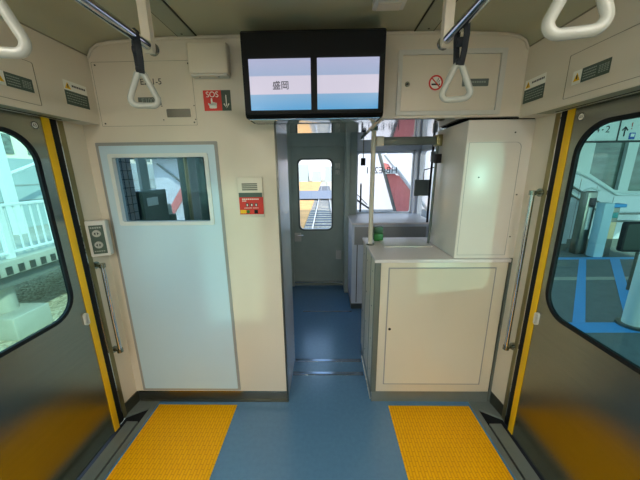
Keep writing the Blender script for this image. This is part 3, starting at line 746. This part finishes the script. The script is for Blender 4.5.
MB().box(-1.175, -1.125, 2.44, 2.48, 0, 2.09, .003).build('dark_post', cabdk2, t)
MB().box(-1.122, -1.10, 2.44, 2.47, 0, 2.09, .003).build('pale_post', olive, t)
t = thing('cab_equipment', 'dark switch box with a white label on the cab side wall', 'switch box', (-1.25, 2.25, 1.2))
MB().box(-1.285, -1.20, 1.95, 2.25, 1.0, 1.47, .005).build('case', cabdk2, t)
MB().box(-1.285, -1.20, 2.25, 2.36, 1.0, 1.255, .005).build('side_case', cabdk2, t)
MB().box(-1.2005, -1.196, 1.99, 2.12, 1.36, 1.42).build('white_label', white, t, smooth=False)
t = thing('white_bottle', 'small white bottle standing on the dark switch box behind the cab window', 'bottle', (-1.1, 2.49, 1.18))
q = MB(); q.tube([(-1.225, 2.31, 1.256), (-1.225, 2.31, 1.30), (-1.225, 2.31, 1.31), (-1.225, 2.31, 1.33)], .018, 14); q.build('bottle_body', white, t)
q = MB(); q.cyl((-1.225, 2.31, 1.33), (-1.225, 2.31, 1.345), .011, 12); q.build('cap', whitep, t)

# ================================================================== OUTSIDE
t = thing('canopy_beam', 'dark canopy beam high outside, seen at the top of the cab window', 'beam', (-4.4, 7.3, 1.96))
MB().box(-5.6, -2.9, 7.25, 7.4, 1.965, 2.6, .01).build('beam', cabdk2, t)
MB().box(-5.3, -5.15, 7.25, 7.4, -1.3, 1.965, .01).build('support', cabdk2, t)
MB().box(-3.1, -2.95, 7.25, 7.4, -1.3, 1.965, .01).build('support', cabdk2, t)
GZ = -1.3
struct(MB().box(-60, 60, -40, 160, GZ - .1, GZ).build('ground', ballm, smooth=False))
# rails of the own track
for s in (-1, 1):
    q = MB(); q.box(s * .55 - .035, s * .55 + .035, 4.5, 80, GZ + .04, GZ + .16, 0)
    tag(q.build('track_rail', rail_m, smooth=False), 'long steel rail running away, %s of the track ahead' % ('left rail' if s < 0 else 'right rail'), 'rail', 'rails of the track ahead')
slp = mat('sleeper_concrete', rgb(118, 122, 130), 0.9)  # also colours the painted shade band ahead
for i in range(60):
    y = 5 + i * .9
    q = MB(); q.box(-1.0, 1.0, y, y + .22, GZ, GZ + .04, 0)
    tag(q.build('track_sleeper', slp, smooth=False), 'grey concrete sleeper across the track ahead', 'sleeper', 'sleepers of the track ahead')
t = thing('sandy_bank', 'ochre ground beside the track ahead', 'ground', (-4, 20, GZ))
MB().box(-14, -1.05, 42.2, 86, GZ, GZ + .05).build('far_surface', MATS['ballast_ochre'] if 'ballast_ochre' in MATS else mat('ballast_ochre', rgb(216, 160, 92), .9, noise=.15, nscale=.6), t, smooth=False)
MB().box(-12, -1.05, 11, 28.8, GZ, GZ + .05).build('surface', mat('ochre_ground', rgb(216, 160, 92), .9, noise=.15, nscale=1), t, smooth=False)
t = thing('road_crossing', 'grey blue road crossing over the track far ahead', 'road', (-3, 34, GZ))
MB().box(-12, 12, 29, 42, GZ + .165, GZ + .18).build('surface', slp, t, smooth=False)  # shade band painted as a grey-blue strip, no road here
t = thing('distant_buildings', 'row of pale low buildings far beyond the tracks', 'building', (-6, 90, GZ))
q = MB()
for i in range(9): q.box(-16 + i * 4, -13.2 + i * 4, 88, 94, GZ, 1.2 + (i * 37 % 5) * .7)
q.build('walls', pale, t, smooth=False)

# right: platform
PZ = -.05
struct(MB().box(1.46, 14, -12, 14, GZ, PZ, 0).build('platform', asph, smooth=False))
def paint(pts, lab):
    q = MB(); q.plate(pts, [], PZ, PZ + .004, XY); tag(q.build('platform_marking', bluep, smooth=False), lab, 'floor marking', 'blue lines on the platform')
paint([(2.2, 2.57), (3.34, 2.57), (3.40, 2.76), (2.2, 2.76)], 'near blue line along the platform parallel to the carriage front')
paint([(2.81, 2.765), (2.95, 2.765), (4.73, 4.72), (4.965, 4.978), (4.835, 4.978), (4.60, 4.72)], 'left slanting blue line on the dark platform')
paint([(3.39, 2.765), (3.52, 2.765), (5.575, 4.978), (5.40, 4.978)], 'right slanting blue line leading to the white post')
paint([(4.4, 4.98), (6.2, 4.98), (6.2, 5.095), (4.4, 5.095)], 'far blue line in front of the ticket machines')
q = MB(); q.box(2.2, 9, 3.98, 4.10, PZ, PZ + .003); tag(q.build('drain_strip', concr, smooth=False), 'pale narrow drain strip crossing the platform', 'drain')
q = MB(); q.plate([(3.0, 4.6), (4.35, 4.6), (4.5, 4.85), (3.9, 5.1), (3.3, 5.1)], [], PZ, PZ + .003, XY); tag(q.build('paving_patch', concd, smooth=False), 'lighter grey patch of paving at the platform back', 'paving')
t = thing('canopy_post', 'white round post on the platform at the right edge', 'post', (3.33, 2.62, PZ))
q = MB(); q.cyl((3.38, 2.70, PZ), (3.38, 2.70, 3.3), .085, 24); q.build('shaft', cpaint, t)
q = MB(); q.cyl((3.38, 2.70, PZ), (3.38, 2.70, PZ + .03), .13, 24); q.build('base_ring', steeld, t)
t = thing('platform_canopy', 'flat platform canopy roof over the right platform', 'roof', (5, 4, 3.3))
MB().box(1.95, 9, -12, 9.3, 3.3, 3.45).build('roof_sheet', roofm, t, smooth=False)  # roof out of view, put in to keep sun off the carriage floor
# station wall with windows and stair handrails, at y = 5.8
t = thing('station_wall', 'white station wall with slanting sill and large dark windows', 'wall', (6, 5.8, PZ))
wy = 5.8
q = MB(); q.plate([(4.2, PZ), (9, PZ), (9, 1.02), (6.05, 1.065), (5.47, 1.39), (5.32, 1.46), (4.9, 1.6), (4.9, 3.3), (4.2, 3.3)], [], wy, wy + .15, XZ); q.build('lower_wall', palew, t, smooth=False)
q = MB(); q.plate([(4.9, 1.6), (5.32, 1.46), (5.47, 1.39), (6.05, 1.065), (9, 1.02), (9, 3.3), (4.9, 3.3)],
       [[(5.46, 1.50), (5.46, 3.2), (6.10, 3.2), (6.10, 1.16), (6.03, 1.17)], [(6.30, 1.14), (6.30, 3.2), (7.1, 3.2), (7.1, 1.13)], [(7.25, 1.13), (7.25, 3.2), (8.2, 3.2), (8.2, 1.12)]], wy + .02, wy + .1, XZ)
q.build('window_frame', cpaint, t, smooth=False)
MB().box(4.9, 9, wy + .09, wy + .12, 1.1, 3.3).build('dark_glazing', wgl, t, smooth=False)
q = MB(); q.tube([(4.9, wy - .02, 1.62), (5.32, wy - .02, 1.475), (5.47, wy - .02, 1.405), (6.05, wy - .02, 1.08), (9, wy - .02, 1.035)], .028, 8); q.build('sill_cap', cpaint, t)
q = MB()
for x, z in ((5.3, 1.4), (6.03, 1.03), (6.9, 1.0), (5.65, 1.25)): q.box(x, x + .012, wy - .003, wy, PZ, z)
q.build('panel_joint', groove, t)
MB().box(4.2, 9, wy - .012, wy, PZ, .14).build('skirting', concd, t, smooth=False)
for k, dz in enumerate((0, -.16)):
    hr = thing('stair_handrail', '%s steel handrail on the white station wall' % ('upper' if k == 0 else 'lower'), 'handrail', (5.9, wy - .08, .5), 'handrails on the station wall')
    q = MB(); q.tube([(4.6, wy - .08, 1.52 + dz), (5.15, wy - .08, 1.215 + dz), (6.07, wy - .08, .71 + dz), (6.15, wy - .08, .69 + dz), (9, wy - .08, .685 + dz)], .02, 10); q.build('rail', steeld, hr)
    for x, z in ((5.15, 1.215), (6.15, .69), (7.3, .69)):
        q = MB(); q.cyl((x, wy - .08, z + dz), (x, wy, z + dz - .02), .014, 8); q.build('bracket', steeld, hr)
t = thing('pale_barrier', 'pale low barrier panel left of the ticket machines', 'barrier', (4.7, 5.6, PZ))
MB().box(4.2, 5.06, 5.56, 5.7, PZ, .945, .01).build('panel', palew, t)
MB().box(4.2, 5.06, 5.55, 5.57, PZ, .10).build('kick_strip', concd, t, smooth=False)
# ticket readers
t = thing('card_reader', 'tall grey card reader post with dark display', 'card reader', (5.3, 5.35, PZ))
MB().box(5.03, 5.24, 5.30, 5.46, PZ, 1.18, .03).build('body', steeld, t)
MB().box(5.09, 5.21, 5.285, 5.30, .90, 1.06, .004).build('display', black, t)
MB().box(5.10, 5.17, 5.285, 5.30, .45, .88, .004).build('card_slot_panel', white, t)
q = MB(); q.tube([(5.03, 5.4, 1.18), (5.13, 5.35, 1.24), (5.26, 5.32, 1.2)], .02, 8); q.build('top_hood', cpaint, t)
t = thing('card_reader', 'second card reader post with pale blue side and lit panel', 'card reader', (5.4, 5.2, PZ))
MB().box(5.20, 5.38, 5.1, 5.26, PZ, .98, .01).build('body', mat('pale_blue_metal', rgb(170, 200, 214), .4), t)
MB().box(5.39, 5.56, 5.16, 5.3, PZ, .90, .02).build('side_case', steeld, t)
MB().box(5.41, 5.53, 5.145, 5.16, .30, .62, .004).build('ticket_panel', mat('cream_orange', rgb(238, 206, 160), .5), t)
MB().box(5.36, 5.60, 5.1, 5.28, .90, .96, .008).build('reader_head', bluep, t)
MB().box(5.42, 5.52, 5.14, 5.16, .70, .80, .004).build('teal_light', mat('teal_plastic', rgb(40, 150, 150), .4), t)
# dark board at right edge
t = thing('notice_board', 'dark green board standing at the right edge of the window view', 'board', (4.5, 3.6, PZ))
MB().plate(rr(4.04, 4.85, .52, .90, .03), [], 3.6, 3.64, XZ).build('board', mat('board_dark_green', rgb(34, 52, 44), .35), t)
MB().plate(rr(4.03, 4.86, .51, .91, .035), [rr(4.055, 4.835, .535, .885, .025)], 3.59, 3.65, XZ).build('board_frame', black, t)
q = MB()
for x in (4.30, 4.7): q.cyl((x, 3.62, PZ), (x, 3.62, .52), .02, 10)
q.build('board_legs', steeld, t)
# hanging platform sign
t = thing('platform_sign', 'long white hanging sign with number 4-2 and an arrow', 'sign', (4.3, 4.2, 1.97))
MB().box(3.5, 5.6, 4.2, 4.26, 1.975, 2.30, .004).build('panel', cpaint, t)
MB().box(3.5, 5.6, 4.19, 4.27, 1.955, 1.977, .002).build('lower_edge', ink, t)
MB().box(4.235, 4.25, 4.193, 4.2, 1.975, 2.3).build('divider', ink, t, smooth=False)
text('4', .13, frame_y(3.945, 4.197, 2.125), ink, t); text('2', .13, frame_y(4.085, 4.197, 2.125), ink, t)
MB().box(4.005, 4.025, 4.194, 4.2, 2.115, 2.13).build('hyphen', ink, t, smooth=False)
MB().box(4.318, 4.332, 4.194, 4.2, 2.03, 2.15).plate([(4.325, 2.165), (4.28, 2.115), (4.292, 2.105), (4.325, 2.14), (4.358, 2.105), (4.370, 2.115)], [], 4.194, 4.2, XZ).build('up_arrow', ink, t, smooth=False)
MB().plate(rr(4.40, 4.48, 1.99, 2.08, .01), [], 4.194, 4.2, XZ).build('blue_symbol', mat('sign_blue', rgb(20, 80, 170), .5), t)
MB().plate(rr(4.415, 4.465, 2.025, 2.065, .006), [], 4.190, 4.1935, XZ).build('symbol_figure', white, t)
text('！', .12, frame_y(4.44, 4.197, 2.16), mat('sign_red', rgb(190, 60, 50), .5), t)
q = MB()
for x in (3.7, 5.3): q.cyl((x, 4.23, 2.3), (x, 4.23, 3.3), .015, 8)
q.build('hanger', steeld, t)

# left: opposite platform, fence, piers
t = thing('opposite_platform', 'concrete platform slab carried on piers beyond the left door', 'platform', (-6.6, 5, -.3))
MB().box(-9.0, -5.45, -4, 12, -.12, .14, .01).build('slab', concr, t)
MB().box(-8.8, -5.60, -4, 12, -.36, -.12, .01).build('edge_beam', concd, t)
q = MB()
for i in range(60): q.box(-5.455, -5.44, -1 + i * .2, -.90 + i * .2, -.10, .04)
q.build('edge_bracket_row', steeld, t, smooth=False)
for i, y in enumerate((4.62, 9.2)):
    t = thing('concrete_pier', ('round concrete pier on a square footing under the near slab' if i == 0 else 'farther round concrete pier under the slab'), 'pier', (-5.95, y, GZ))
    q = MB(); q.cyl((-5.95, y, -.87), (-5.95, y, -.36), .18, 28); q.build('shaft', concr, t)
    MB().box(-6.4, -5.42, y - .36, y + .30, GZ, -.87, .02).build('footing', concr, t)
t = thing('platform_fence', 'white baluster fence along the opposite platform', 'fence', (-5.6, 5, .14))
MB().box(-5.64, -5.57, 0, 11, 1.06, 1.11, .004).build('top_rail', cpaint, t)
MB().box(-5.63, -5.58, 0, 11, .22, .26, .004).build('bottom_rail', cpaint, t)
for i in range(60):
    y = 2.0 + i * .145
    MB().box(-5.615, -5.593, y, y + .022, .26, 1.06).build('baluster', cpaint, t, smooth=False)
for y in (2.2, 4.62, 7.1, 9.5): MB().box(-5.66, -5.56, y, y + .09, .14, 1.11).build('post', cpaint, t, smooth=False)
t = thing('platform_shelter', 'pale panelled wall with slanting roof brace behind the fence', 'shelter', (-8, 8, .14))
MB().box(-8.6, -8.4, 2, 14, .14, 2.05).build('wall_panel', pale, t, smooth=False)
q = MB()
for y in (7.2, 8.4, 9.6, 6.0): q.box(-8.4, -8.39, y, y + .02, .14, 2.05)
q.box(-8.4, -8.385, 2, 14, 1.32, 1.345); q.box(-8.4, -8.385, 2, 14, .9, .92)
q.build('panel_joint', groove, t)
q = MB(); q.plate([(4.5, 1.0), (5.0, .6), (9.5, 3.0), (9.3, 3.2), (6.9, 1.95), (6.3, 1.8)], [], -7.7, -7.6, YZ)
MB().box(-7.75, -7.6, 6.6, 6.8, .14, 3.4).build('column', cpaint, t, smooth=False)
q = MB(); q.tube([(-7.68, 6.8, 1.62), (-7.68, 8.2, 2.15), (-7.68, 9.6, 2.75)], .045, 8); q.build('brace', cpaint, t)
t = thing('apartment_building', 'pale building with rows of windows far beyond the left door', 'building', (-20, 18, GZ))
MB().box(-26, -18, 10, 30, GZ, 9).build('walls', mat('building_cream', rgb(222, 220, 200), .8, noise=.03), t, smooth=False)
for r in range(4):
    for c_ in range(12):
        y = 10.8 + c_ * 1.6; z = .8 + r * 2.0
        f_ = MB().box(-18.0, -17.95, y, y + .8, z, z + 1.1).build('window', wgl, t, smooth=False)
# white building with red stairs ahead right
t = thing('station_building', 'white building with a red covered stair ahead of the right windscreen', 'building', (3, 11, GZ))
MB().box(1.05, 6.5, 12.2, 16, GZ, 6).build('walls', palew, t, smooth=False)
q = MB(); q.plate([(2.2, 1.92), (2.45, 1.85), (2.75, 1.45), (2.95, 1.4), (3.35, .85), (3.35, GZ), (3.22, GZ)], [], 10.6, 10.75, XZ); q.build('red_stair_side', redr, t, smooth=False)
q = MB(); q.tube([(2.02, 10.6, 2.5), (2.2, 10.6, 1.92), (3.2, 10.6, -1.2)], .06, 8); q.build('stair_edge', concd, t)
q = MB(); q.tube([(2.3, 10.58, 2.2), (3.38, 10.58, .9), (5.0, 10.58, -1.0)], .06, 8); q.build('stair_rail', cpaint, t)
MB().box(2.35, 2.75, 10.4, 10.7, 1.5, 1.66).build('stair_lamp', cpaint, t, smooth=False)
MB().box(1.05, 1.5, 12.1, 12.2, 1.0, 3.2).build('pink_panel', mat('pink_grey', rgb(214, 190, 184), .7), t, smooth=False)
t = thing('signal_mast', 'slim dark mast with a short arm beyond the right windscreen', 'mast', (1.35, 9, GZ))
q = MB(); q.tube([(1.25, 9, GZ), (1.25, 9, 1.2)], .03, 8); q.tube([(1.05, 9, .75), (1.7, 9, .30)], .03, 8); q.build('mast', ink, t)
t = thing('trackside_post', 'tall pale column outside the right cab side window', 'post', (3.0, 6.4, PZ))
MB().box(2.55, 2.75, 6.3, 6.5, PZ, 3.3, .01).build('shaft', cpaint, t)
# white building with red diagonal seen through the cab window
t = thing('footbridge_stair', 'white footbridge stair with red diagonal seen through the cab window', 'stair', (-5, 8, GZ))
MB().box(-4.55, -3.5, 7.6, 8.6, GZ, 3.4).build('stair_wall', palew, t, smooth=False)
q = MB(); q.plate([(-4.35, .50), (-3.70, 1.42), (-3.70, 1.08), (-4.35, .20)], [], 7.55, 7.6, XZ); q.build('red_band', redr, t, smooth=False)
q = MB(); q.tube([(-4.4, 7.56, 1.85), (-3.6, 7.56, 1.2)], .03, 8); q.build('handrail', concd, t)
